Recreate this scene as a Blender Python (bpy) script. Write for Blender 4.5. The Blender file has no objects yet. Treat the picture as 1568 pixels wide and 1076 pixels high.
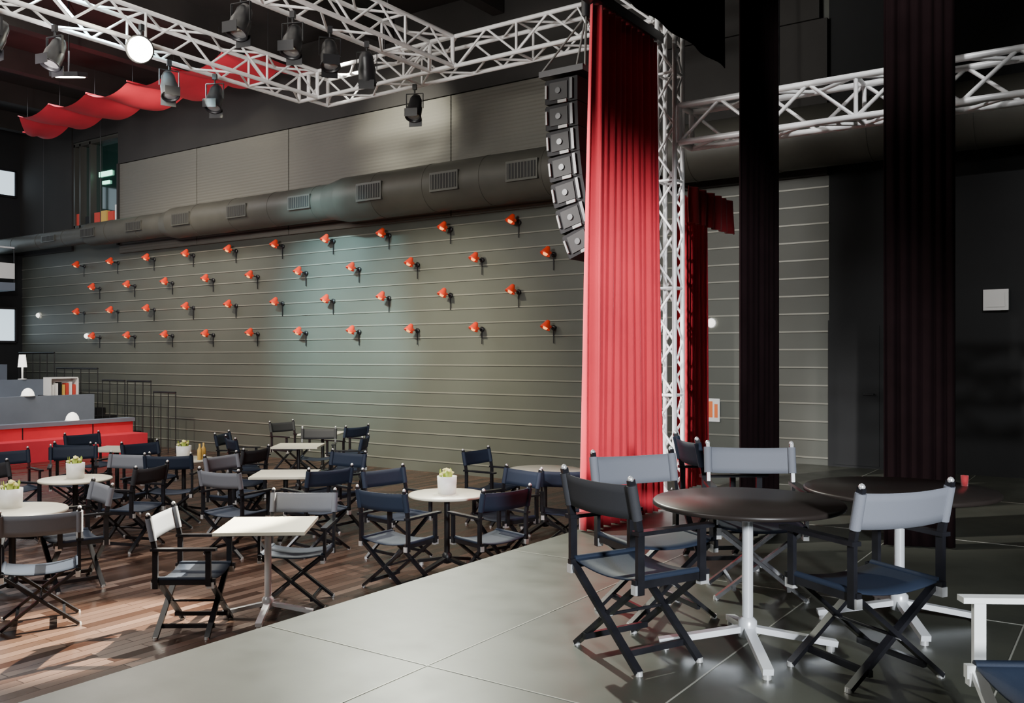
import bpy, bmesh, math, random
from mathutils import Vector, Matrix
random.seed(7)
S=bpy.context.scene
C=S.collection
HF=-0.6   # house floor level (stage floor is z=0)
W=12.8    # side wall

# ------------------------------------------------------------ materials
def mat(name,col,rough=0.6,metal=0.0,emit=None,es=0.0,bump=None,noise=None,sheen=0,spec=0.5):
    m=bpy.data.materials.new(name); m.use_nodes=True
    nt=m.node_tree; b=nt.nodes['Principled BSDF']
    b.inputs['Base Color'].default_value=(*col,1)
    b.inputs['Roughness'].default_value=rough
    b.inputs['Metallic'].default_value=metal
    b.inputs['Specular IOR Level'].default_value=spec
    if sheen:
        b.inputs['Sheen Weight'].default_value=sheen
    if emit:
        b.inputs['Emission Color'].default_value=(*emit,1)
        b.inputs['Emission Strength'].default_value=es
    tc=nt.nodes.new('ShaderNodeTexCoord')
    if noise:
        sc,amt=noise
        n=nt.nodes.new('ShaderNodeTexNoise'); n.inputs['Scale'].default_value=sc; n.inputs['Detail'].default_value=5
        nt.links.new(tc.outputs['Object'],n.inputs['Vector'])
        mr=nt.nodes.new('ShaderNodeMapRange'); mr.inputs['To Min'].default_value=1-amt; mr.inputs['To Max'].default_value=1+amt
        mr.inputs['From Min'].default_value=0.3; mr.inputs['From Max'].default_value=0.7
        nt.links.new(n.outputs['Fac'],mr.inputs['Value'])
        vm=nt.nodes.new('ShaderNodeVectorMath'); vm.operation='SCALE'
        vm.inputs[0].default_value=col
        nt.links.new(mr.outputs['Result'],vm.inputs['Scale'])
        nt.links.new(vm.outputs['Vector'],b.inputs['Base Color'])
    if bump:
        sc,st=bump
        n2=nt.nodes.new('ShaderNodeTexNoise'); n2.inputs['Scale'].default_value=sc
        nt.links.new(tc.outputs['Object'],n2.inputs['Vector'])
        bp=nt.nodes.new('ShaderNodeBump'); bp.inputs['Strength'].default_value=st; bp.inputs['Distance'].default_value=0.01
        nt.links.new(n2.outputs['Fac'],bp.inputs['Height'])
        nt.links.new(bp.outputs['Normal'],b.inputs['Normal'])
    return m

M={}
M['wall']=mat('wall_dark_panel',(0.085,0.09,0.076),0.5,noise=(0.6,0.12))
M['ridge']=mat('wall_joint_metal',(0.22,0.22,0.185),0.4,0.2)
M['wallblack']=mat('wall_black',(0.007,0.008,0.009),0.8,noise=(1.0,0.2))
M['walltop']=mat('wall_upper_dark',(0.026,0.024,0.022),0.8,noise=(1.0,0.2))
M['ceil']=mat('ceiling_dark',(0.02,0.017,0.015),0.85,noise=(1.5,0.3))
M['duct']=mat('duct_paint',(0.062,0.060,0.050),0.5,0.1,noise=(3,0.1))
M['vent']=mat('vent_grille',(0.075,0.075,0.065),0.4,0.3)
M['ventdark']=mat('vent_hole',(0.015,0.015,0.015),0.8)
M['alu']=mat('truss_aluminium',(0.88,0.88,0.88),0.4,0.1,noise=(8,0.06))
M['black']=mat('black_paint',(0.012,0.012,0.014),0.4,noise=(6,0.2))
M['wood']=mat('black_stained_wood',(0.012,0.012,0.015),0.25,noise=(10,0.3),spec=0.6)
M['woodW']=mat('pale_wood',(0.70,0.72,0.70),0.35,noise=(10,0.05))  # near-white frame tone, used on one chair variant
M['fabN']=mat('canvas_navy',(0.014,0.022,0.042),0.65,bump=(300,0.15),spec=0.3)
M['fabG']=mat('canvas_grey',(0.17,0.18,0.21),0.7,bump=(300,0.15),spec=0.3)
M['fabS']=mat('canvas_slate',(0.032,0.033,0.038),0.7,bump=(300,0.15),spec=0.3)
M['bracket']=mat('bright_steel',(0.85,0.85,0.85),0.3,0.6)
M['red']=mat('curtain_red_velvet',(0.76,0.030,0.055),0.7,bump=(120,0.12),sheen=0.25,noise=(2,0.08),spec=0.3)
M['dred']=mat('valance_dark_red',(0.32,0.012,0.018),0.8,sheen=0.2,noise=(2,0.12))
M['bdrape']=mat('black_drape',(0.007,0.0035,0.004),1.0,noise=(3,0.2),spec=0.05)
M['sail']=mat('red_sailcloth',(0.62,0.025,0.05),0.6,noise=(2,0.1))
M['ttopL']=mat('tabletop_light',(0.72,0.70,0.58),0.35,noise=(4,0.05))
M['ttopD']=mat('tabletop_dark',(0.022,0.017,0.015),0.35,noise=(4,0.1),spec=0.35)
M['tleg']=mat('table_base_silver',(0.75,0.77,0.8),0.3,0.3)
M['white']=mat('white_ceramic',(0.85,0.85,0.83),0.4)
M['leaf']=mat('leaves',(0.40,0.50,0.08),0.6,noise=(20,0.3))
M['flower']=mat('yellow_petals',(0.9,0.85,0.35),0.6)
M['lampred']=mat('lamp_red_enamel',(0.75,0.05,0.02),0.3,emit=(1,0.12,0.03),es=0.05)
M['lampglow']=mat('lamp_inner_orange',(0.9,0.3,0.05),0.5,emit=(1,0.35,0.1),es=2.0)
M['bulb']=mat('bulb_glow',(1,1,1),0.4,emit=(1,0.97,0.85),es=2.0)
M['hot']=mat('lens_hot',(1,1,1),0.4,emit=(1,0.95,0.75),es=80)
M['lens']=mat('lens_glass',(0.5,0.5,0.5),0.15,0.6)
M['speaker']=mat('speaker_shell',(0.009,0.009,0.010),0.7,noise=(5,0.1),spec=0.2)
M['spklt']=mat('speaker_side_plate',(0.028,0.028,0.028),0.65,spec=0.25)
M['spkw']=mat('speaker_rigging_steel',(0.16,0.16,0.15),0.5)
M['grille']=mat('speaker_grille',(0.009,0.009,0.009),0.7,spec=0.2,bump=(200,0.5))
M['bluegrey']=mat('tier_bluegrey',(0.18,0.21,0.26),0.6,noise=(2,0.08))
M['redbench']=mat('bench_red_vinyl',(0.75,0.04,0.07),0.45,noise=(2,0.08))
M['winglass']=mat('window_glass_dark',(0.01,0.03,0.025),0.05,0.0,spec=0.9)
M['greenrefl']=mat('glass_green_reflection',(0.2,1,0.6),0.4,emit=(0.4,1,0.7),es=3)  # emissive green that imitates reflections in window glass
M['daylight']=mat('daylit_glass',(0.7,0.85,0.95),0.3,emit=(0.7,0.88,1),es=1.3)
M['sign']=mat('sign_white',(0.85,0.85,0.83),0.5)
M['orange']=mat('sign_orange',(0.9,0.2,0.05),0.5)
M['bookA']=mat('spine_yellow',(0.7,0.45,0.1),0.6)
M['bookB']=mat('spine_red',(0.6,0.06,0.04),0.6)

def corr():
    m=mat('wall_corrugated',(0.13,0.126,0.106),0.6)
    nt=m.node_tree;b=nt.nodes['Principled BSDF']
    tc=nt.nodes.new('ShaderNodeTexCoord')
    w=nt.nodes.new('ShaderNodeTexWave'); w.bands_direction='Z'; w.inputs['Scale'].default_value=5
    nt.links.new(tc.outputs['Object'],w.inputs['Vector'])
    bp=nt.nodes.new('ShaderNodeBump'); bp.inputs['Strength'].default_value=0.4; bp.inputs['Distance'].default_value=0.02
    nt.links.new(w.outputs['Fac'],bp.inputs['Height']); nt.links.new(bp.outputs['Normal'],b.inputs['Normal'])
    return m
M['corr']=corr()

def parquet():
    m=mat('parquet_wood',(0.1,0.05,0.03),0.3)
    nt=m.node_tree;b=nt.nodes['Principled BSDF']
    tc=nt.nodes.new('ShaderNodeTexCoord')
    mp=nt.nodes.new('ShaderNodeMapping'); mp.inputs['Rotation'].default_value=(0,0,math.radians(90))
    nt.links.new(tc.outputs['Object'],mp.inputs['Vector'])
    br=nt.nodes.new('ShaderNodeTexBrick'); br.inputs['Scale'].default_value=1.0
    br.inputs['Brick Width'].default_value=0.9; br.inputs['Row Height'].default_value=0.10
    br.inputs['Mortar Size'].default_value=0.003; br.offset=0.37
    br.inputs['Color1'].default_value=(0.036,0.016,0.011,1); br.inputs['Color2'].default_value=(0.155,0.088,0.062,1)
    br.inputs['Mortar'].default_value=(0.02,0.01,0.008,1)
    nt.links.new(mp.outputs['Vector'],br.inputs['Vector'])
    n=nt.nodes.new('ShaderNodeTexNoise'); n.inputs['Scale'].default_value=6; n.inputs['Detail'].default_value=6
    mp2=nt.nodes.new('ShaderNodeMapping'); mp2.inputs['Scale'].default_value=(6,0.6,1)
    nt.links.new(tc.outputs['Object'],mp2.inputs['Vector']); nt.links.new(mp2.outputs['Vector'],n.inputs['Vector'])
    mx=nt.nodes.new('ShaderNodeMixRGB'); mx.blend_type='MULTIPLY'; mx.inputs['Fac'].default_value=0.5
    nt.links.new(br.outputs['Color'],mx.inputs['Color1']); nt.links.new(n.outputs['Fac'],mx.inputs['Color2'])
    nt.links.new(mx.outputs['Color'],b.inputs['Base Color'])
    bw=nt.nodes.new('ShaderNodeRGBToBW'); nt.links.new(br.outputs['Color'],bw.inputs['Color'])
    mr=nt.nodes.new('ShaderNodeMapRange'); mr.inputs['From Min'].default_value=0.02; mr.inputs['From Max'].default_value=0.11
    mr.inputs['To Min'].default_value=0.22; mr.inputs['To Max'].default_value=0.45
    nt.links.new(bw.outputs['Val'],mr.inputs['Value']); nt.links.new(mr.outputs['Result'],b.inputs['Roughness'])
    return m
M['parquet']=parquet()

def stagemat():
    m=mat('stage_board',(0.1,0.1,0.09),0.4)
    nt=m.node_tree;b=nt.nodes['Principled BSDF']
    tc=nt.nodes.new('ShaderNodeTexCoord')
    n=nt.nodes.new('ShaderNodeTexNoise'); n.inputs['Scale'].default_value=1.3; n.inputs['Detail'].default_value=8
    nt.links.new(tc.outputs['Object'],n.inputs['Vector'])
    cr=nt.nodes.new('ShaderNodeValToRGB'); cr.color_ramp.elements[0].position=0.3; cr.color_ramp.elements[1].position=0.75
    cr.color_ramp.elements[0].color=(0.038,0.041,0.032,1); cr.color_ramp.elements[1].color=(0.064,0.067,0.052,1)
    nt.links.new(n.outputs['Fac'],cr.inputs['Fac']); nt.links.new(cr.outputs['Color'],b.inputs['Base Color'])
    n3=nt.nodes.new('ShaderNodeTexNoise'); n3.inputs['Scale'].default_value=4; n3.inputs['Detail'].default_value=10
    nt.links.new(tc.outputs['Object'],n3.inputs['Vector'])
    mr=nt.nodes.new('ShaderNodeMapRange'); mr.inputs['To Min'].default_value=0.32; mr.inputs['To Max'].default_value=0.54
    nt.links.new(n3.outputs['Fac'],mr.inputs['Value']); nt.links.new(mr.outputs['Result'],b.inputs['Roughness'])
    b.inputs['Specular IOR Level'].default_value=0.45
    return m
M['stage']=stagemat()
M['joint']=mat('board_joint',(0.30,0.30,0.26),0.4)

# ------------------------------------------------------------ mesh builder
class B:
    def __init__(s): s.bm=bmesh.new(); s.mats=[]
    def mi(s,k):
        m=M[k]
        if m not in s.mats: s.mats.append(m)
        return s.mats.index(m)
    def faces(s,vs,fs,k,smooth=False):
        i=s.mi(k); bv=[s.bm.verts.new(v) for v in vs]
        for f in fs:
            try:
                fc=s.bm.faces.new([bv[j] for j in f]); fc.material_index=i; fc.smooth=smooth
            except ValueError: pass
    def box(s,c,d,k,rot=None):
        x,y,z=[a/2 for a in d]
        vs=[Vector(v) for v in [(-x,-y,-z),(x,-y,-z),(x,y,-z),(-x,y,-z),(-x,-y,z),(x,-y,z),(x,y,z),(-x,y,z)]]
        if rot: vs=[rot@v for v in vs]
        vs=[v+Vector(c) for v in vs]
        s.faces(vs,[(0,3,2,1),(4,5,6,7),(0,1,5,4),(1,2,6,5),(2,3,7,6),(3,0,4,7)],k)
    def bb(s,x0,x1,y0,y1,z0,z1,k):
        s.box(((x0+x1)/2,(y0+y1)/2,(z0+z1)/2),(abs(x1-x0),abs(y1-y0),abs(z1-z0)),k)
    def bar(s,p,q,w,h,k,up=(0,0,1)):
        p=Vector(p);q=Vector(q);d=q-p;L=d.length;d.normalize()
        u=Vector(up)
        if abs(d.dot(u))>0.99:u=Vector((1,0,0))
        a=d.cross(u).normalized();b=a.cross(d).normalized()
        R=Matrix((d,a,b)).transposed()
        s.box((p+q)/2,(L,w,h),k,R)
    def tube(s,p,q,r,k,n=8,r2=None,caps=True):
        p=Vector(p);q=Vector(q);d=(q-p).normalized()
        u=Vector((0,0,1)) if abs(d.z)<0.95 else Vector((1,0,0))
        a=d.cross(u).normalized();b=a.cross(d)
        if r2 is None:r2=r
        vs=[];
        for j in range(n):
            t=2*math.pi*j/n;o=a*math.cos(t)+b*math.sin(t)
            vs.append(p+o*r)
        for j in range(n):
            t=2*math.pi*j/n;o=a*math.cos(t)+b*math.sin(t)
            vs.append(q+o*r2)
        fs=[(j,(j+1)%n,n+(j+1)%n,n+j) for j in range(n)]
        s.faces(vs,fs,k,True)
        if caps:
            s.faces(vs[:n],[tuple(range(n))[::-1]],k); s.faces(vs[n:],[tuple(range(n))],k)
    def lathe(s,c,prof,k,n=20,axis=(0,0,1)):
        q=Vector((0,0,1)).rotation_difference(Vector(axis))
        vs=[];c=Vector(c)
        for r,z in prof:
            for j in range(n):
                t=2*math.pi*j/n
                vs.append(c+q@Vector((r*math.cos(t),r*math.sin(t),z)))
        fs=[]
        for i in range(len(prof)-1):
            for j in range(n):
                fs.append((i*n+j,i*n+(j+1)%n,(i+1)*n+(j+1)%n,(i+1)*n+j))
        s.faces(vs,fs,k,True)
    def mesh(s,name):
        me=bpy.data.meshes.new(name)
        bmesh.ops.recalc_face_normals(s.bm,faces=s.bm.faces)
        s.bm.to_mesh(me); s.bm.free()
        for m in s.mats: me.materials.append(m)
        return me
    def obj(s,name,loc=(0,0,0),rz=0):
        o=bpy.data.objects.new(name,s.mesh(name)); C.objects.link(o); o.location=loc; o.rotation_euler=(0,0,rz)
        return o
def inst(me,name,loc,rz=0,sc=1):
    o=bpy.data.objects.new(name,me); C.objects.link(o); o.location=loc; o.rotation_euler=(0,0,rz); o.scale=(sc,sc,sc); return o

# ------------------------------------------------------------ room shell
b=B(); b.bb(-25.0,-4.02,-6,W,HF-0.2,HF,'parquet'); b.obj('floor')
b=B(); b.bb(-4.0,5.99,-5.99,W-0.001,HF-0.2,0,'stage')
b.obj('stage_platform')
b=B()
for k in range(-8,9):
    X=-2.84+1.16*k
    if -3.99<X<5.9: b.bb(X-0.004,X+0.004,-5.9,W-0.05,0.0005,0.002,'joint')
for k in range(-4,5):
    Y=3.4+2.4*k
    if Y<W: b.bb(-3.99,5.9,Y-0.004,Y+0.004,0.0005,0.0021,'joint')
b.obj('trim_stage_board_joints')

b=B()
b.bb(-25.0,-22.4,W,W+0.3,HF-0.2,7.8,'wall')
b.bb(-20.3,-3.5,W,W+0.3,HF-0.2,7.8,'wall')
b.bb(-22.4,-20.3,W,W+0.3,HF-0.2,4.77,'wall')
b.bb(-22.4,-20.3,W,W+0.3,6.9,7.8,'wall')
b.bb(-3.5,6.0,W,W+0.3,HF-0.2,7.8,'wallblack')
b.obj('wall_side')
b=B()
z=HF+0.2
while z<4.0:
    b.bb(-24.99,-4.0 if z<0 else -3.5,W-0.016,W,z-0.011,z+0.011,'ridge'); z+=0.25
b.obj('trim_wall_joints')
b=B()
xs=[-20.3,-17.3,-14.3,-10.07,-6.2]
for i in range(4):
    b.bb(xs[i]+0.012,xs[i+1]-0.012,W-0.09,W-0.001,4.0,6.15,'corr')
b.obj('wall_corrugated_panels')
b=B()
b.bb(-20.3,-3.6,W-0.12,W-0.001,6.16,7.79,'walltop'); b.bb(-25,-22.45,W-0.06,W-0.001,4.2,7.79,'walltop')
b.bb(-6.19,-3.5,W-0.1,W-0.001,4.0,6.15,'walltop')
b.bb(-22.4,-20.31,W-0.06,W-0.001,6.95,7.79,'walltop')
b.bb(-20.33,-20.27,W-0.14,W-0.001,4.2,6.16,'walltop')
b.obj('wall_upper_band')
b=B(); b.bb(-25.3,6.3,-6,W,7.8,8.0,'ceil')
b.obj('ceiling')
b=B()
for X in (-24,-21.5,-19,-16.5,-14,-11.5,-9,-6.5):
    b.bb(X-0.12,X+0.12,-5,W-0.15,7.35,7.8,'ceil')
b.obj('trim_ceiling_beams')
b=B(); b.bb(-25.4,-25.0,-6,W+0.3,HF-0.2,7.8,'wallblack'); b.obj('wall_end')
b=B(); b.bb(6.0,6.3,-6,W+0.3,HF-0.2,7.8,'wallblack'); b.obj('wall_stage_end')
b=B(); b.bb(-25.0,6.0,-6.3,-6.0,HF-0.2,7.8,'wallblack'); b.obj('wall_near')
def window_end(name,y0,y1,z0,z1,n):
    b=B()
    b.bb(-24.99,-24.97,y0,y1,z0,z1,'daylight')
    for i in range(n+1):
        y=y0+(y1-y0)*i/n; b.bb(-24.99,-24.93,y-0.03,y+0.03,z0,z1,'black')
    for zz in (z0,z1): b.bb(-24.99,-24.93,y0,y1,zz-0.03,zz+0.03,'black')
    b.obj(name)
window_end('window_1',9.6,12.6,5.8,6.5,3)
window_end('window_2',9.6,12.6,1.9,2.8,3)
window_end('window_3',9.6,12.1,3.9,5.0,2)
b=B(); b.bb(-24.99,-23.8,4,12.0,3.2,3.4,'bluegrey')
for y in [4+0.5*i for i in range(17)]: b.tube((-23.85,y,3.4),(-23.85,y,4.3),0.015,'black',6)
b.tube((-23.85,4,4.3),(-23.85,12,4.3),0.025,'alu',8)
b.bb(-23.84,-23.82,4,12,3.5,3.9,'white')
b.obj('gallery_balcony')

# control room window in side wall
b=B()
x0,x1,z0,z1=-22.4,-20.3,4.77,6.9
b.bb(x0,x1,W+0.28,W+0.3,z0,z1,'wallblack')
b.bb(x0,x1,W+0.12,W+0.14,z0,z1,'winglass')
for x in (x0+0.04,x0+0.3,x0+0.75,x1-0.04): b.bb(x-0.03,x+0.03,W-0.04,W+0.12,z0,z1,'vent')
for zz in (z0+0.03,z1-0.03): b.bb(x0,x1,W-0.04,W+0.12,zz-0.035,zz+0.035,'vent')
b.bb(-21.45,-20.9,W+0.08,W+0.11,6.0,6.12,'greenrefl')  # glowing strips stand in for green reflections on the pane
b.bb(-21.3,-21.0,W+0.08,W+0.11,5.8,5.88,'greenrefl')
for i,(x,k,h) in enumerate([(-22.2,'bookB',.3),(-21.8,'wallblack',.2),(-21.4,'bookB',.26),(-21.1,'bookA',.28),(-20.8,'bookB',.24),(-20.5,'white',.38)]):
    b.bb(x-0.12,x+0.12,W+0.0,W+0.1,z0+0.07,z0+0.07+h,k)
b.obj('window_4')

# duct
b=B()
segs=[(-24.95,-20.8,0.20),(-20.6,-17.6,0.27),(-17.3,-12.5,0.335),(-12.1,-0.5,0.41)]
yc,zc=12.2,4.42
for i,(a,c,r) in enumerate(segs):
    b.tube((a,yc,zc),(c,yc,zc),r,'duct',40)
    x=a+0.9
    while x<c:
        b.tube((x-0.02,yc,zc),(x+0.02,yc,zc),r+0.006,'duct',40); x+=1.2
    if i: 
        pa,pc,pr=segs[i-1]; b.tube((pc,yc,zc),(a,yc,zc),pr,'duct',40,r2=r,caps=False)
for x in (-22.8,-20.25,-7.0,-4,-2):
    b.tube((x,yc,zc),(x,yc,7.79),0.01,'black',6)
for x in (-22.2,-20.35,-18.5,-16.7,-14.88,-13.06,-11.19,-9.49,-7.93):
    r=[s for s in segs if s[1]>=x][0][2]
    y=yc-r-0.012; hh=0.6*r
    b.bb(x-0.3,x+0.3,y-0.01,y+0.1,zc-hh*.65,zc+hh*.65,'vent')
    b.bb(x-0.27,x+0.27,y-0.015,y-0.009,zc-hh*.5,zc+hh*.5,'ventdark')
    for i in range(9):
        xx=x-0.24+0.06*i; b.bb(xx-0.008,xx+0.008,y-0.02,y-0.009,zc-hh*.5,zc+hh*.5,'vent')
b.obj('air_duct')

# ------------------------------------------------------------ wall lamps (40)
b=B()
b.lathe((0,0,0),[(0.001,-0.0),(0.045,-0.0),(0.045,0.02),(0.001,0.02)],'black',16,axis=(0,-1,0))
b.tube((0,-0.02,0),(0,-0.18,0.015),0.011,'black',8)
b.tube((-0.03,-0.18,0.01),(0.055,-0.18,0.01),0.024,'lampred',12)
ax=Vector((-0.22,-0.40,-0.85)).normalized(); c0=Vector((0.0,-0.18,0.095))
b.lathe(c0,[(0.001,-0.03),(0.03,-0.02),(0.045,0.01),(0.06,0.05),(0.086,0.105),(0.092,0.125),(0.083,0.122),(0.05,0.055),(0.03,0.03)],'lampred',20,axis=ax)
b.lathe(c0+ax*0.085,[(0.001,-0.03),(0.028,-0.02),(0.045,0.015),(0.034,0.05),(0.001,0.06)],'lampglow',14,axis=ax)
b.bar((-0.0,-0.012,-0.02),(0.0,-0.012,-0.26),0.014,0.012,'black',up=(0,1,0))
lm=b.mesh('wall_lamp')
for zr,off in ((3.78,-21.93),(3.19,-21.23),(2.6,-21.93),(1.98,-21.23)):
    for k in range(10):
        inst(lm,'wall_lamp',(off+1.475*k,W-0.02,zr))
b=B(); b.lathe((0,0,0),[(0.1,0),(0.1,0.03),(0.085,0.08),(0.05,0.11),(0.001,0.12)],'bulb',20,axis=(0,-1,0))
b.lathe((0,0,0),[(0.12,0),(0.12,0.025),(0.1,0.03)],'white',20,axis=(0,-1,0))
bl=b.mesh('bulkhead_lamp')
for p in ((-24.1,2.6),(-21.8,2.02),(-5.2,2.0)): inst(bl,'bulkhead_lamp',(p[0],W-0.02,p[1]),0,0.65)

# ------------------------------------------------------------ trusses
def truss(name,p,q,w=0.42,h=0.42,rc=0.026,rd=0.013,pitch=0.5,ends=True):
    b=B(); p=Vector(p);q=Vector(q);d=(q-p);L=d.length;d.normalize()
    up=Vector((0,0,1)) if abs(d.z)<0.9 else Vector((0,1,0))
    a=d.cross(up).normalized();u=a.cross(d).normalized()
    cs=[a*w/2+u*h/2,-a*w/2+u*h/2,-a*w/2-u*h/2,a*w/2-u*h/2]
    for c in cs: b.tube(p+c,q+c,rc,'alu',10)
    n=max(1,round(L/pitch)); 
    for f in range(4):
        c0,c1=cs[f],cs[(f+1)%4]
        for i in range(n):
            s0=p+d*(L*i/n); s1=p+d*(L*(i+1)/n)
            if i%2: b.tube(s0+c1,s1+c0,rd,'alu',6)
            else: b.tube(s0+c0,s1+c1,rd,'alu',6)
            if i%4==0: b.tube(s0+c0,s0+c1,rd*1.1,'alu',6)
        if ends:
            b.tube(p+c0,p+c1,rc,'alu',8); b.tube(q+c0,q+c1,rc,'alu',8)
    return b.obj(name)
ZT=5.83
truss('lighting_truss',(-10.95,-1,ZT),(-10.95,10.14,ZT),rc=0.03,rd=0.017)
truss('lighting_truss',(-10.95,10.36,ZT),(-4.9,10.36,ZT),rc=0.03,rd=0.017)
truss('lighting_truss',(-8.2,-1,ZT),(-8.2,10.12,ZT),rc=0.03,rd=0.017)
truss('lighting_truss',(-7.9,8.9,6.5),(-4.4,8.9,6.5),w=0.3,h=0.3)
b=B()
for x,y in ((-10.7,9.5),(-10.7,5),(-8.2,9.0),(-8.2,5),(-6,10.36),(-9.5,10.36)):
    b.tube((x,y,6.06),(x,y,7.79),0.012,'black',6)
b.obj('truss_hanging_chains')
truss('stage_truss',(-3.70,8.42,3.78),(5.9,8.42,3.78),w=0.3,h=0.36,rc=0.03,rd=0.018,pitch=0.42)
truss('truss_tower',(-3.87,8.42,0.045),(-3.87,8.42,6.2),w=0.19,h=0.19,rc=0.024,rd=0.013,pitch=0.27)
b=B(); b.bb(-4.0,-3.6,8.2,8.64,0,0.018,'alu'); b.obj('truss_tower_baseplate')

# ------------------------------------------------------------ stage lights
b=B()
b.box((0,0,-0.02),(0.06,0.05,0.08),'black')
b.tube((0,0,-0.05),(0,0,-0.12),0.012,'black',8)
b.bar((-0.13,0,-0.12),(0.13,0,-0.12),0.03,0.008,'black')
b.bar((-0.13,0,-0.12),(-0.13,0,-0.34),0.008,0.03,'black',up=(0,1,0)); b.bar((0.13,0,-0.12),(0.13,0,-0.34),0.008,0.03,'black',up=(0,1,0))
ax=Vector((0,-0.42,-0.9)).normalized(); c=Vector((0,0,-0.33))
b.lathe(c,[(0.001,-0.22),(0.06,-0.21),(0.09,-0.15),(0.10,-0.05),(0.115,0.0),(0.115,0.16),(0.125,0.165),(0.125,0.18),(0.108,0.18),(0.105,0.15)],'black' ,20,axis=ax)
b.lathe(c+ax*0.14,[(0.001,0.025),(0.06,0.018),(0.107,0.0)],'lens',20,axis=ax)
b.box(c+ax*0.19+Vector((0,-0.11,0.06)),(0.2,0.006,0.12),'black')
b.box(c+ax*0.19+Vector((0,0.12,-0.04)),(0.2,0.006,0.12),'black')
pm=b.mesh('stage_spotlight')
for x,y,r in ((-10.95,6.0,0.2),(-10.95,7.6,1.2),(-10.95,8.35,0.5),(-10.95,5.3,0),(-8.2,7.35,0.4),(-8.2,7.95,0.9),(-8.2,8.6,-2.5),(-8.2,6.6,0.2),
    (-8.9,10.36,0.4)):
    inst(pm,'stage_spotlight',(x,y,ZT-0.28),r)
b=B()
ax=Vector((0.62,-0.72,-0.32)).normalized()
b.box((0,0,-0.02),(0.06,0.05,0.08),'black'); b.tube((0,0,-0.05),(0,0,-0.14),0.012,'black',8)
b.lathe((0,0,-0.3),[(0.001,-0.16),(0.10,-0.14),(0.15,-0.04),(0.17,0.05),(0.18,0.08),(0.16,0.08)],'black',28,axis=ax)
b.lathe(Vector((0,0,-0.3))+ax*0.03,[(0.001,0.05),(0.10,0.045),(0.16,0.02)],'hot',28,axis=ax)
b.tube(Vector((0,0,-0.3))+Vector((-.12,-.1,0)),Vector((0,0,-0.12)),0.012,'black',6)
b.obj('stage_floodlight',(-10.6,6.95,ZT-0.06))
b=B(); R=Matrix.Rotation(0.25,3,'X'); b.box((0,0,0),(0.5,0.4,0.08),'black',R); b.box(R@Vector((0,0,-0.045)),(0.44,0.3,0.01),'hot',R)
b.tube((0,0,0.03),(0,0,1.29),0.012,'black',6); b.obj('ceiling_floodlight',(-15.6,8.8,6.5),0.6)

# ------------------------------------------------------------ red ceiling sail
b=B(); nx=160; ny=6
xa,xb=-19.9,-11.3; vs=[];fs=[]
for i in range(nx+1):
    X=xa+(xb-xa)*i/nx; f=((X-xa)/1.3)%1.0
    zz=6.36-0.15*(1-(2*f-1)**2)
    tap=min(1.0,(X-xa)/1.6+0.1)
    for j in range(ny+1):
        Y=10.5-1.15*tap*j/ny; vs.append((X,Y,zz+0.02*math.sin(j*1.1+X)))
for i in range(nx):
    for j in range(ny):
        a=i*(ny+1)+j; fs.append((a,a+1,a+ny+2,a+ny+1))
b.faces(vs,fs,'sail',True)
for k in range(8):
    X=xa+1.3*k
    if X<xb: b.tube((X,9.35 if k>1 else 10.2-.3*k,6.37),(X,10.55,6.37),0.015,'sail',8); b.tube((X,10.3,6.4),(X,10.3,7.34),0.005,'black',5)
b.obj('ceiling_fabric_sail')

# ------------------------------------------------------------ curtains
def curtain(name,p0,p1,z0,z1,nf,amp,k,flare=0.0,seed=1,q0=None,q1=None):
    rnd=random.Random(seed)
    p0=Vector(p0);p1=Vector(p1);q0=Vector(q0 or p0);q1=Vector(q1 or p1)   # q = bottom
    nx=nf*12;nz=26
    ph=[rnd.uniform(-.5,.5) for _ in range(nf+2)]; am=[rnd.uniform(.5,1.3) for _ in range(nf+2)]
    d=(p1-p0).normalized(); n=Vector((-d.y,d.x))
    vs=[]
    for j in range(nz+1):
        t=j/nz; z=z0+(z1-z0)*t
        for i in range(nx+1):
            s=i/nx; f=s*nf; c=int(min(f,nf-1)); fr=f-c
            A=am[c]*(1-fr)+am[c+1]*fr; P=ph[c]*(1-fr)+ph[c+1]*fr
            pos=(q0.lerp(q1,s)).lerp(p0.lerp(p1,s),t)
            off=amp*A*math.sin(2*math.pi*f+P+0.25*math.sin(3*t+c))*(1+flare*(1-t))
            off+=amp*.25*math.sin(5.3*f+2*t)
            xy=pos+n*off; vs.append((xy.x,xy.y,z))
    fs=[(j*(nx+1)+i,j*(nx+1)+i+1,(j+1)*(nx+1)+i+1,(j+1)*(nx+1)+i) for j in range(nz) for i in range(nx)]
    b=B(); b.faces(vs,fs,k,True); o=b.obj(name)
    m=o.modifiers.new('thickness','SOLIDIFY'); m.thickness=0.008
    return o
curtain('stage_curtain_red',(-3.93,6.97),(-3.93,8.22),0.015,4.60,11,0.045,'red',0.5,3,q0=(-3.88,6.74),q1=(-3.84,8.15))
curtain('wing_curtain_red',(-4.2,9.38),(-4.2,10.15),0.015,3.30,7,0.045,'red',0.3,5)
b=B(); b.tube((-4.3,9.0,3.46),(-4.3,10.7,3.46),0.025,'black',8)
b.tube((-4.3,9.05,3.46),(-4.3,9.05,0.0),0.025,'black',8); b.obj('curtain_rail_pipe')
curtain('wing_curtain_valance',(-4.04,9.32),(-4.04,10.6),2.98,3.38,6,0.03,'dred',0.2,6)
curtain('black_leg_drape',(-2.6,7.0),(-2.6,7.92),0.015,7.7,7,0.015,'bdrape',0.1,8)
curtain('black_leg_drape',(-1.65,7.58),(-1.17,7.78),0.015,7.7,6,0.015,'bdrape',0.1,9)
curtain('black_border_drape',(-3.62,-5.5),(-3.62,9.25),4.57,7.7,20,0.02,'bdrape',0.1,10)
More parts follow.
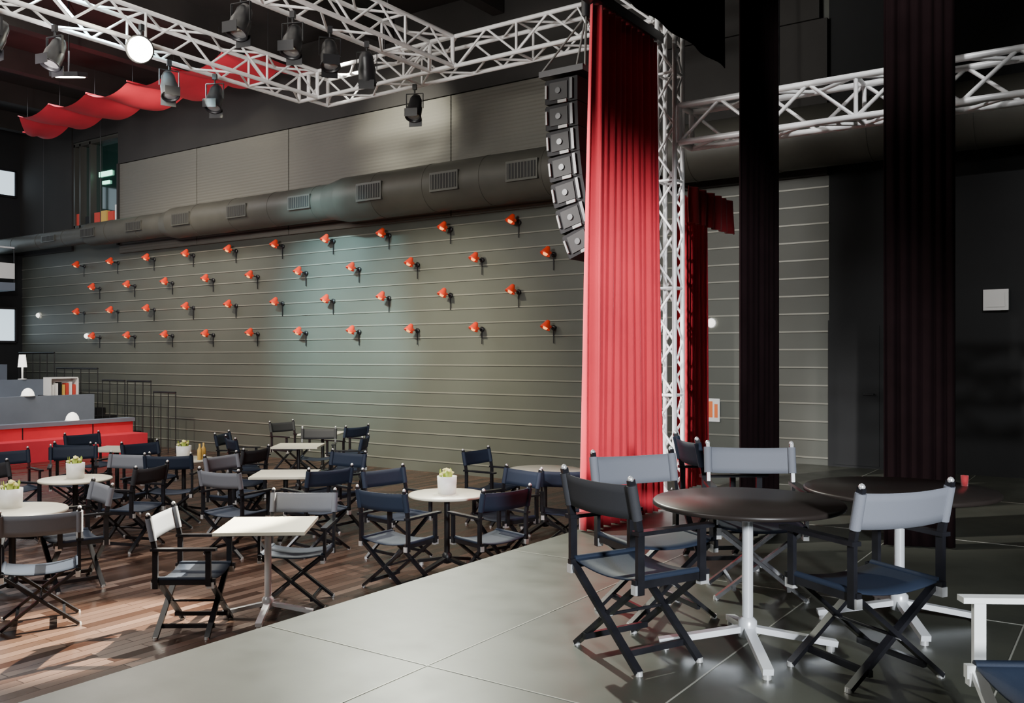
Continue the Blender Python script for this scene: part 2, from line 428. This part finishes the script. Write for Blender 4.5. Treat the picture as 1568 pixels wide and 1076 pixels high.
b=B(); b.bb(-3.99,-3.87,-5.5,8.28,4.61,4.70,'black'); b.obj('curtain_track')

# ------------------------------------------------------------ line array speaker
b=B()
x,y=-4.62,7.87; n=7; hh=0.25
pos=Vector((0,0,4.22))
for i in range(n):
    th=math.radians([0,2,4,7,11,16,22][i])
    R=Matrix.Rotation(-th,3,'Y')
    down=R@Vector((0,0,-1)); front=R@Vector((-1,0,0))
    c=pos+down*hh/2
    b.box(c+Vector((x,y,0)),(0.36,0.62,hh-0.014),'speaker',R)
    b.box(c+front*0.185+Vector((x,y,0)),(0.02,0.60,hh-0.03),'grille',R)
    for sgn in (-1,1):
        b.box(c+Vector((x,y+sgn*0.315,0))+front*0.03,(0.20,0.012,hh-0.08),'spklt',R)
        b.box(c+Vector((x,y+sgn*0.325,0))+front*0.165,(0.02,0.02,hh-0.12),'spkw',R)
        b.box(c+Vector((x,y+sgn*0.325,0))-front*0.12,(0.03,0.02,hh-0.05),'black',R)
        b.box(c+Vector((x,y+sgn*0.325,0))+down*0.11-front*0.02,(0.10,0.02,0.03),'spkw',R)
        b.tube(c+Vector((x,y+sgn*0.32,0))+front*0.03,c+Vector((x,y+sgn*0.335,0))+front*0.03,0.03,'black',12)
    pos=pos+down*hh
b.box((x,y,4.28),(0.5,0.66,0.06),'black')
b.box((x,y,4.33),(0.6,0.08,0.08),'spkw')
for sx in (-0.24,0.26):
    for sy in (-0.3,0.3): b.tube((x+sx,y+sy,4.3),(x+0.1,y,4.9),0.012,'spkw',6)
b.tube((x+0.1,y,4.88),(x+0.1,y,5.2),0.05,'black',10); b.tube((x+0.1,y,5.15),(x+0.1,y,7.8),0.014,'black',6)
b.tube((x+0.0,y,5.0),(x+0.25,y-0.1,4.6),0.01,'white',6)
b.obj('line_array_speaker')

# ------------------------------------------------------------ director chair
def chair(name,bk,seat,wk='wood'):
    b=B(); wd=0.26
    for sy in (-1,1):
        b.bar((-0.23,sy*wd,0.43),(0.24,sy*wd,0.43),0.028,0.045,wk)
        b.bar((0.19,sy*(wd+.012),0.40),(0.19,sy*(wd+.012),0.66),0.04,0.022,wk,up=(0,1,0))
        b.bar((-0.20,sy*(wd+.012),0.38),(-0.20,sy*(wd+.012),0.67),0.04,0.022,wk,up=(0,1,0))
        b.bar((-0.20,sy*(wd+.012),0.66),(-0.255,sy*(wd+.012),0.925),0.036,0.022,wk,up=(0,1,0))
        b.lathe((-0.256,sy*(wd+.012),0.925),[(0.001,-.01),(0.014,-.005),(0.016,0.006),(0.010,0.016),(0.001,0.02)],'bracket',10)
        b.bar((-0.23,sy*(wd+.015),0.672),(0.25,sy*(wd+.015),0.672),0.052,0.02,wk)
        b.bar((-0.205,sy*0.165,0.075),(0.205,sy*0.165,0.075),0.022,0.03,wk)
        for sx in (-1,1):
            b.box((sx*0.205,sy*(wd+0.002),0.405),(0.055,0.034,0.045),'bracket')
    for xx in (0.19,-0.19):
        e=0.013
        b.bar((xx+e,-wd,0.43),(xx+e,wd+.01,0.012),0.022,0.04,wk,up=(1,0,0))
        b.bar((xx-e,wd,0.43),(xx-e,-wd-.01,0.012),0.022,0.04,wk,up=(1,0,0))
        b.tube((xx-0.032,0,0.222),(xx+0.032,0,0.222),0.012,'bracket',10)
        for sy in (-1,1):
            b.tube((xx+(e if sy>0 else -e),sy*(wd+.01),0.0),(xx+(e if sy>0 else -e),sy*(wd+.008),0.022),0.018,'bracket',8)
    b.tube((-0.2,0,0.222),(0.2,0,0.222),0.009,wk,8)
    ny=12;nx=4;vs=[]
    for i in range(nx+1):
        for j in range(ny+1):
            s=-1+2*j/ny; vs.append((-0.2+0.41*i/nx,s*wd*1.04,0.458-0.035*(1-s*s)))
    m=len(vs); vs+=[(v[0],v[1],v[2]-0.008) for v in vs]
    q=lambda i,j:i*(ny+1)+j
    fs=[(q(i,j),q(i+1,j),q(i+1,j+1),q(i,j+1)) for i in range(nx) for j in range(ny)]
    fs+=[tuple(m+k for k in f[::-1]) for f in fs]
    for j in range(ny):
        fs.append((q(0,j),q(0,j+1),m+q(0,j+1),m+q(0,j))); fs.append((q(nx,j),m+q(nx,j),m+q(nx,j+1),q(nx,j+1)))
    b.faces(vs,fs,seat,True)
    for sy in (-1,1): b.tube((-0.2,sy*wd,0.452),(0.21,sy*wd,0.452),0.017,seat,8)
    vs=[]
    for i in range(5):
        z=0.735+0.165*i/4
        xl=-0.20-0.055*(z-0.66)/0.265
        for j in range(ny+1):
            s=-1+2*j/ny; vs.append((xl-0.03*(1-s*s),s*(wd+.012),z-0.008*(1-s*s)))
    m=len(vs); vs+=[(v[0]-0.007,v[1],v[2]) for v in vs]
    fs=[(q(i,j),q(i+1,j),q(i+1,j+1),q(i,j+1)) for i in range(4) for j in range(ny)]
    fs+=[tuple(m+k for k in f[::-1]) for f in fs]
    for j in range(ny):
        fs.append((q(0,j),q(0,j+1),m+q(0,j+1),m+q(0,j))); fs.append((q(4,j),m+q(4,j),m+q(4,j+1),q(4,j+1)))
    b.faces(vs,fs,bk,True)
    for sy in (-1,1): b.tube((-0.2156,sy*(wd+.012),0.735),(-0.25,sy*(wd+.012),0.90),0.026,bk,10)
    return b.mesh(name)
cM=[chair('director_chair_navy','fabN','fabN'),chair('director_chair_grey','fabG','fabN'),chair('director_chair_slate','fabS','fabN'),chair('director_chair_white_frame','fabG','fabN','woodW')]
def ch(x,y,a,z=0,g=1): inst(cM[g],'director_chair',(x,y,z),math.radians(a))
ch(-2.09,4.146,66,0,2); ch(-1.071,4.519,148.5,0,1); ch(-0.14,3.33,212,0,3)
ch(-2.32,4.84,-33,0,1); ch(-1.995,5.63,-61,0,1); ch(-2.5,6.3,40,0,0)
for (x,y,a,g) in [(-5.99,4.38,36,1),(-5.92,5.36,-55.5,1),(-7.14,3.80,151,1),(-8.07,4.60,256,1),
  (-7.93,6.32,98,1),(-7.33,6.92,170,0),(-8.9,7.11,10,1),(-8.1,7.93,-88,0),
  (-9.66,9.74,214,0),(-10.81,8.83,66,0),(-11.08,10.46,-50,2),
  (-5.56,6.25,92,0),(-4.9,6.75,165,0),(-5.42,7.74,255,0),(-6.36,7.15,-8,0),
  (-6.73,9.33,0,0),(-5.07,8.4,124,0),
  (-9.1,5.85,200,2),(-10.09,6.28,-70,1),(-11.5,6.55,-30,0),(-11.6,5.8,-10,0),
  (-9.85,6.9,130,0),(-9.65,7.75,195,2),(-11.15,7.45,0,0),(-12.1,7.05,115,0),(-13.2,7.8,0,0),
  (-11.25,11.3,180,0),(-12.65,11.3,0,2),(-11.5,9.2,30,0),(-10.3,5.1,20,2)]:
    ch(x,y,a,HF,g)

# ------------------------------------------------------------ tables
def table(name,top,k,half,leg=0.44,H=0.75,kk='black'):
    b=B()
    if top=='round':
        b.lathe((0,0,H-0.75),[(0.001,0.722),(half-0.012,0.722),(half,0.728),(half,0.742),(half-0.008,0.75),(0.001,0.75)],k,64)
    else:
        b.box((0,0,0.736),(2*half,2*half,0.026),k); b.box((0,0,0.72),(2*half-0.06,2*half-0.06,0.012),'black')
    b.tube((0,0,0.09),(0,0,0.70),0.028,kk,16)
    b.lathe((0,0,H-0.06),[(0.03,0),(0.05,0.01),(0.14,0.03),(0.14,0.034)],'black',20)
    b.lathe((0,0,0.06),[(0.02,0.0),(0.048,0.01),(0.048,0.09),(0.03,0.11)],kk,16)
    for i in range(4):
        a=math.pi/2*i; d=Vector((math.cos(a),math.sin(a),0))
        b.bar(d*0.03+Vector((0,0,0.11)),d*leg+Vector((0,0,0.04)),0.05,0.03,kk)
        b.tube(d*(leg-0.03),d*(leg-0.03)+Vector((0,0,0.035)),0.022,'bracket',10)
    return b.mesh(name)
td1=table('round_table_dark','round','ttopD',0.48,0.45,0.765,'tleg'); td2=table('round_table_dark_large','round','ttopD',0.52,0.45,0.755,'tleg')
inst(td1,'round_cafe_table',(-1.643,4.514,0),math.radians(-58)); inst(td2,'round_cafe_table',(-1.11,5.487,0),math.radians(-62))
tr=table('round_table_light','round','ttopL',0.38,0.36); tr2=table('round_table_l2','round','ttopL',0.45,0.36)
ts=table('square_table_light','sq','ttopL',0.35,0.36); ts2=table('square_table_silver','sq','ttopL',0.35,0.36,kk='tleg')
inst(ts2,'square_cafe_table',(-5.78,4.92,HF),math.radians(38))
inst(tr,'round_cafe_table',(-5.62,7.03,HF)); inst(ts,'square_cafe_table',(-8.14,7.19,HF),math.radians(38))
inst(tr,'round_cafe_table',(-10.4,7.44,HF)); inst(tr,'round_cafe_table',(-9.72,5.56,HF)); inst(tr2,'round_cafe_table',(-8.18,4.1,HF))
inst(ts,'square_cafe_table',(-10.57,9.59,HF),math.radians(36)); inst(tr2,'round_cafe_table',(-5.86,9.21,HF))
inst(ts,'square_cafe_table',(-12.43,7.75,HF),math.radians(30)); inst(ts,'square_cafe_table',(-11.94,11.4,HF),math.radians(30))
def pot():
    b=B(); 
    b.lathe((0,0,0),[(0.001,0),(0.078,0),(0.085,0.15),(0.077,0.15),(0.065,0.13),(0.001,0.13)],'white',20)
    r=random.Random(4)
    for i in range(36):
        a=r.uniform(0,6.28);rr=r.uniform(0,0.065);p=Vector((rr*math.cos(a),rr*math.sin(a),0.12)); q=p*1.15;q.z=r.uniform(0.16,0.2)
        w=Vector((-math.sin(a),math.cos(a),0))*0.015
        b.faces([p-w*.4,p+w*.4,q+w,q+Vector((0,0,0.02)),q-w],[(0,1,2,3,4)],'leaf')
        if i%2==0: b.lathe(q,[(0.001,0),(0.016,0.004),(0.018,0.014),(0.001,0.022)],'flower',8)
    return b.mesh('flower_pot')
pt=pot()
for x,y in ((-5.62,7.03),(-10.4,7.44),(-9.72,5.56),(-8.3,4.15)): inst(pt,'flower_pot',(x,y,HF+0.75),0,1.15)
b=B(); b.lathe((0,0,0),[(0.001,0),(0.03,0),(0.03,0.13),(0.012,0.17),(0.012,0.21),(0.001,0.21)],'bookA',14); bt=b.mesh('bottle')
inst(bt,'bottle',(-10.2,7.6,HF+0.75)); inst(bt,'bottle',(-10.12,7.48,HF+0.75))
b=B(); b.lathe((0,0,0),[(0.001,0),(0.018,0),(0.022,0.06),(0.019,0.06),(0.016,0.01),(0.001,0.01)],'dred',16); b.obj('candle_glass',(-0.82,5.80,0.755))

# ------------------------------------------------------------ tiers / bench / rails at far left
b=B()
b.bb(-18.55,-18.0,4,11.95,HF,-0.18,'redbench'); b.bb(-18.75,-18.55,4,11.95,HF,0.06,'redbench'); b.bb(-18.8,-18.5,4,11.97,0.06,0.14,'bluegrey')
for y in (5,6.5,8,9.5,11): b.bb(-18.56,-18.54,y-0.01,y+0.01,-0.18,0.06,'black')
b.obj('red_banquette')
b=B()
b.bb(-22,-20,4,11.9,HF,0.25,'bluegrey'); b.bb(-20.15,-20.0,4,11.9,0.25,0.63,'bluegrey')
b.bb(-24,-22,4,11.9,HF,0.6,'bluegrey'); b.bb(-22.15,-22,4,11.9,0.6,0.95,'bluegrey')
b.bb(-24.98,-24,4,11.9,HF,1.3,'bluegrey')
b.obj('seating_tier')
b=B()
for i in range(6):
    b.bb(-19.0-0.5*i-0.5,-19.0-0.5*i,12.2,12.78,HF,HF+0.17*(i+1),'black')
b.obj('tier_steps')
b=B()
def rail(x0,x1,y,z0,z1,n):
    b.tube((x0,y,z1),(x1,y,z1),0.022,'black',8); 
    for i in range(n+1):
        x=x0+(x1-x0)*i/n; b.tube((x,y,z0),(x,y,z1),0.012,'black',6)
rail(-18.0,-17.2,12.1,HF,0.72,3); rail(-19.0,-18.1,12.1,HF,0.95,3); rail(-20.0,-19.1,12.1,HF,0.95,3); rail(-22,-20.2,12.1,HF,1.22,5); rail(-23.8,-22.1,12.1,HF,1.6,5)
b.obj('stair_handrail')
b=B()
b.bb(-20.8,-20.3,11.0,11.7,0.25,0.62,'black')
b.bb(-20.6,-20.3,11.02,11.68,1.0,1.03,'white'); b.bb(-20.6,-20.3,11.02,11.05,0.62,1.0,'white'); b.bb(-20.6,-20.3,11.66,11.69,0.62,1.0,'white'); b.bb(-20.6,-20.57,11.02,11.68,0.62,1.0,'white')
for i in range(7):
    b.bb(-20.5,-20.34,11.08+0.083*i,11.14+0.083*i,0.62,0.86+0.03*(i%3),['white','white','black','bookA','bookB','white','bookB'][i])
b.obj('book_rack')
b=B(); b.lathe((0,0,0),[(0.13,0),(0.135,0.02),(0.12,0.09),(0.08,0.15),(0.03,0.18),(0.001,0.185)],'bulb',20); b.lathe((0,0,0),[(0.001,0),(0.15,0),(0.15,0.015),(0.12,0.015)],'white',20)
dl=b.mesh('table_lamp_dome'); inst(dl,'table_lamp',(-18.65,10.6,0.14)); inst(dl,'table_lamp',(-20.08,10.4,0.63))
b=B(); b.lathe((0,0,0),[(0.001,0),(0.1,0),(0.1,0.02),(0.02,0.03),(0.02,0.3),(0.001,0.3)],'white',14); b.lathe((0,0,0.3),[(0.1,0),(0.07,0.3),(0.001,0.3)],'bulb',18); b.obj('table_lamp',(-22.07,11.3,0.95))
b=B(); b.bb(-5.29,-5.07,W-0.035,W-0.02,0.54,0.88,'sign'); b.bb(-5.27,-5.18,W-0.04,W-0.034,0.6,0.84,'orange'); b.bb(-5.15,-5.1,W-0.04,W-0.034,0.6,0.8,'orange'); b.obj('fire_safety_sign')
b=B(); b.bb(-1.59,-1.31,W-0.06,W,2.08,2.34,'sign'); b.bb(-1.55,-1.35,W-0.07,W-0.06,2.12,2.3,'white'); b.obj('wall_control_box')
b=B(); b.bb(-3.5,-2.75,W-0.05,W,0,2.0,'wallblack'); b.bb(-3.42,-2.83,W-0.06,W-0.05,0.03,1.92,'wallblack'); b.tube((-2.9,W-0.06,1.0),(-2.9,W-0.13,1.0),0.012,'black',8); b.tube((-2.9,W-0.13,1.0),(-3.02,W-0.13,1.0),0.012,'black',8); b.obj('door_1')
b=B()
for X in (-2.3,-0.6,1.2):
    b.bb(X-0.02,X+0.02,W-0.05,W,0,6,'walltop')
b.obj('trim_black_wall')

# ------------------------------------------------------------ lights
def spot(loc,tgt,e,col=(1,0.95,0.85),ang=50,blend=0.6,r=0.08,name='spot'):
    l=bpy.data.lights.new(name,'SPOT'); l.energy=e; l.color=col; l.spot_size=math.radians(ang); l.spot_blend=blend; l.shadow_soft_size=r
    o=bpy.data.objects.new(name,l); C.objects.link(o); o.location=loc
    o.rotation_euler=(Vector(tgt)-Vector(loc)).to_track_quat('-Z','Y').to_euler(); return o
def area(loc,tgt,e,sx,sy,col=(1,0.95,0.85),name='area'):
    l=bpy.data.lights.new(name,'AREA'); l.energy=e; l.color=col; l.shape='RECTANGLE'; l.size=sx; l.size_y=sy
    o=bpy.data.objects.new(name,l); C.objects.link(o); o.location=loc
    o.rotation_euler=(Vector(tgt)-Vector(loc)).to_track_quat('-Z','Y').to_euler(); return o
# tight warm pool on the parquet, bottom left
spot((-5.6,10.1,5.4),(-6.6,3.8,HF),42000,(1,0.93,0.72),13,0.5,0.04)
spot((-6.5,10.1,5.4),(-6.4,4.6,HF),1800,(1,0.95,0.85),45,0.6,0.06)
# pool on stage edge
spot((-8.3,9.4,5.4),(-3.9,5.0,0),5200,(0.97,1,0.84),36,1.0)
spot((-10.8,6.8,5.3),(-7.0,5.0,HF),1200,(1,0.93,0.78),60,0.6)
# curtain
spot((-7.6,2.2,5.4),(-3.95,7.7,1.6),6500,(1,0.95,0.92),34,0.8)
spot((-1.0,-2.0,5.5),(-3.9,7.9,1.7),2600,(1,0.95,0.95),20,0.8)
# wall washes
spot((-11.0,5.5,6.3),(-12.7,W,2.4),13500,(0.50,0.90,1.0),32,1.0,0.2)
spot((-10.5,6.0,5.6),(-11.3,W,0.6),4000,(1,0.93,0.68),58,1.0,0.2)
spot((-14.5,6.0,6.2),(-18.0,W,1.4),2300,(1,0.88,0.7),60,1.0,0.2)
spot((-10.0,9.6,6.3),(-11.1,W,5.6),1800,(1,0.96,0.82),46,1.0,0.1)
spot((-14.5,8.6,6.0),(-16.2,W,5.4),340,(1,0.93,0.75),75,1.0,0.1)
# added spot without a fixture, brightens the sail from below
spot((-10.5,4.5,4.0),(-15.0,10.0,6.3),1300,(1,0.9,0.9),75,0.8,0.2)
area((-6.5,2.0,4.2),(-9.5,8.5,6.0),400,1.5,1.0,(1,0.97,0.93))
area((-12,5,7.2),(-12,6,0),400,10,6,(1,0.93,0.82))
area((-18,8,6.8),(-18,9,0),420,5,4,(0.95,0.95,1))
# key from right rear of stage
spot((3.4,-1.2,2.6),(-1.6,5.0,0.85),4800,(0.90,0.95,1),34,0.6,0.3)
area((-7,-3,5.5),(-6.5,7,1.0),360,4,2,(1,0.97,0.92))
spot((1.5,4.0,6.5),(2.5,8.4,3.8),1500,(1,1,1),80,0.8)
spot((-1.2,5.0,6.5),(-1.9,8.4,3.8),900,(1,1,1),30,0.8)

w=bpy.data.worlds.new('world'); S.world=w; w.use_nodes=True
w.node_tree.nodes['Background'].inputs[0].default_value=(0.6,0.62,0.65,1); w.node_tree.nodes['Background'].inputs[1].default_value=0.15

# ------------------------------------------------------------ camera
cd=bpy.data.cameras.new('camera'); co=bpy.data.objects.new('camera',cd); C.objects.link(co)
co.location=(0,0,1.5); cd.sensor_width=36; cd.lens=1390/1568*36; cd.shift_y=8/1568
co.rotation_euler=Vector((-0.567,0.8236,0)).to_track_quat('-Z','Y').to_euler()
S.camera=co
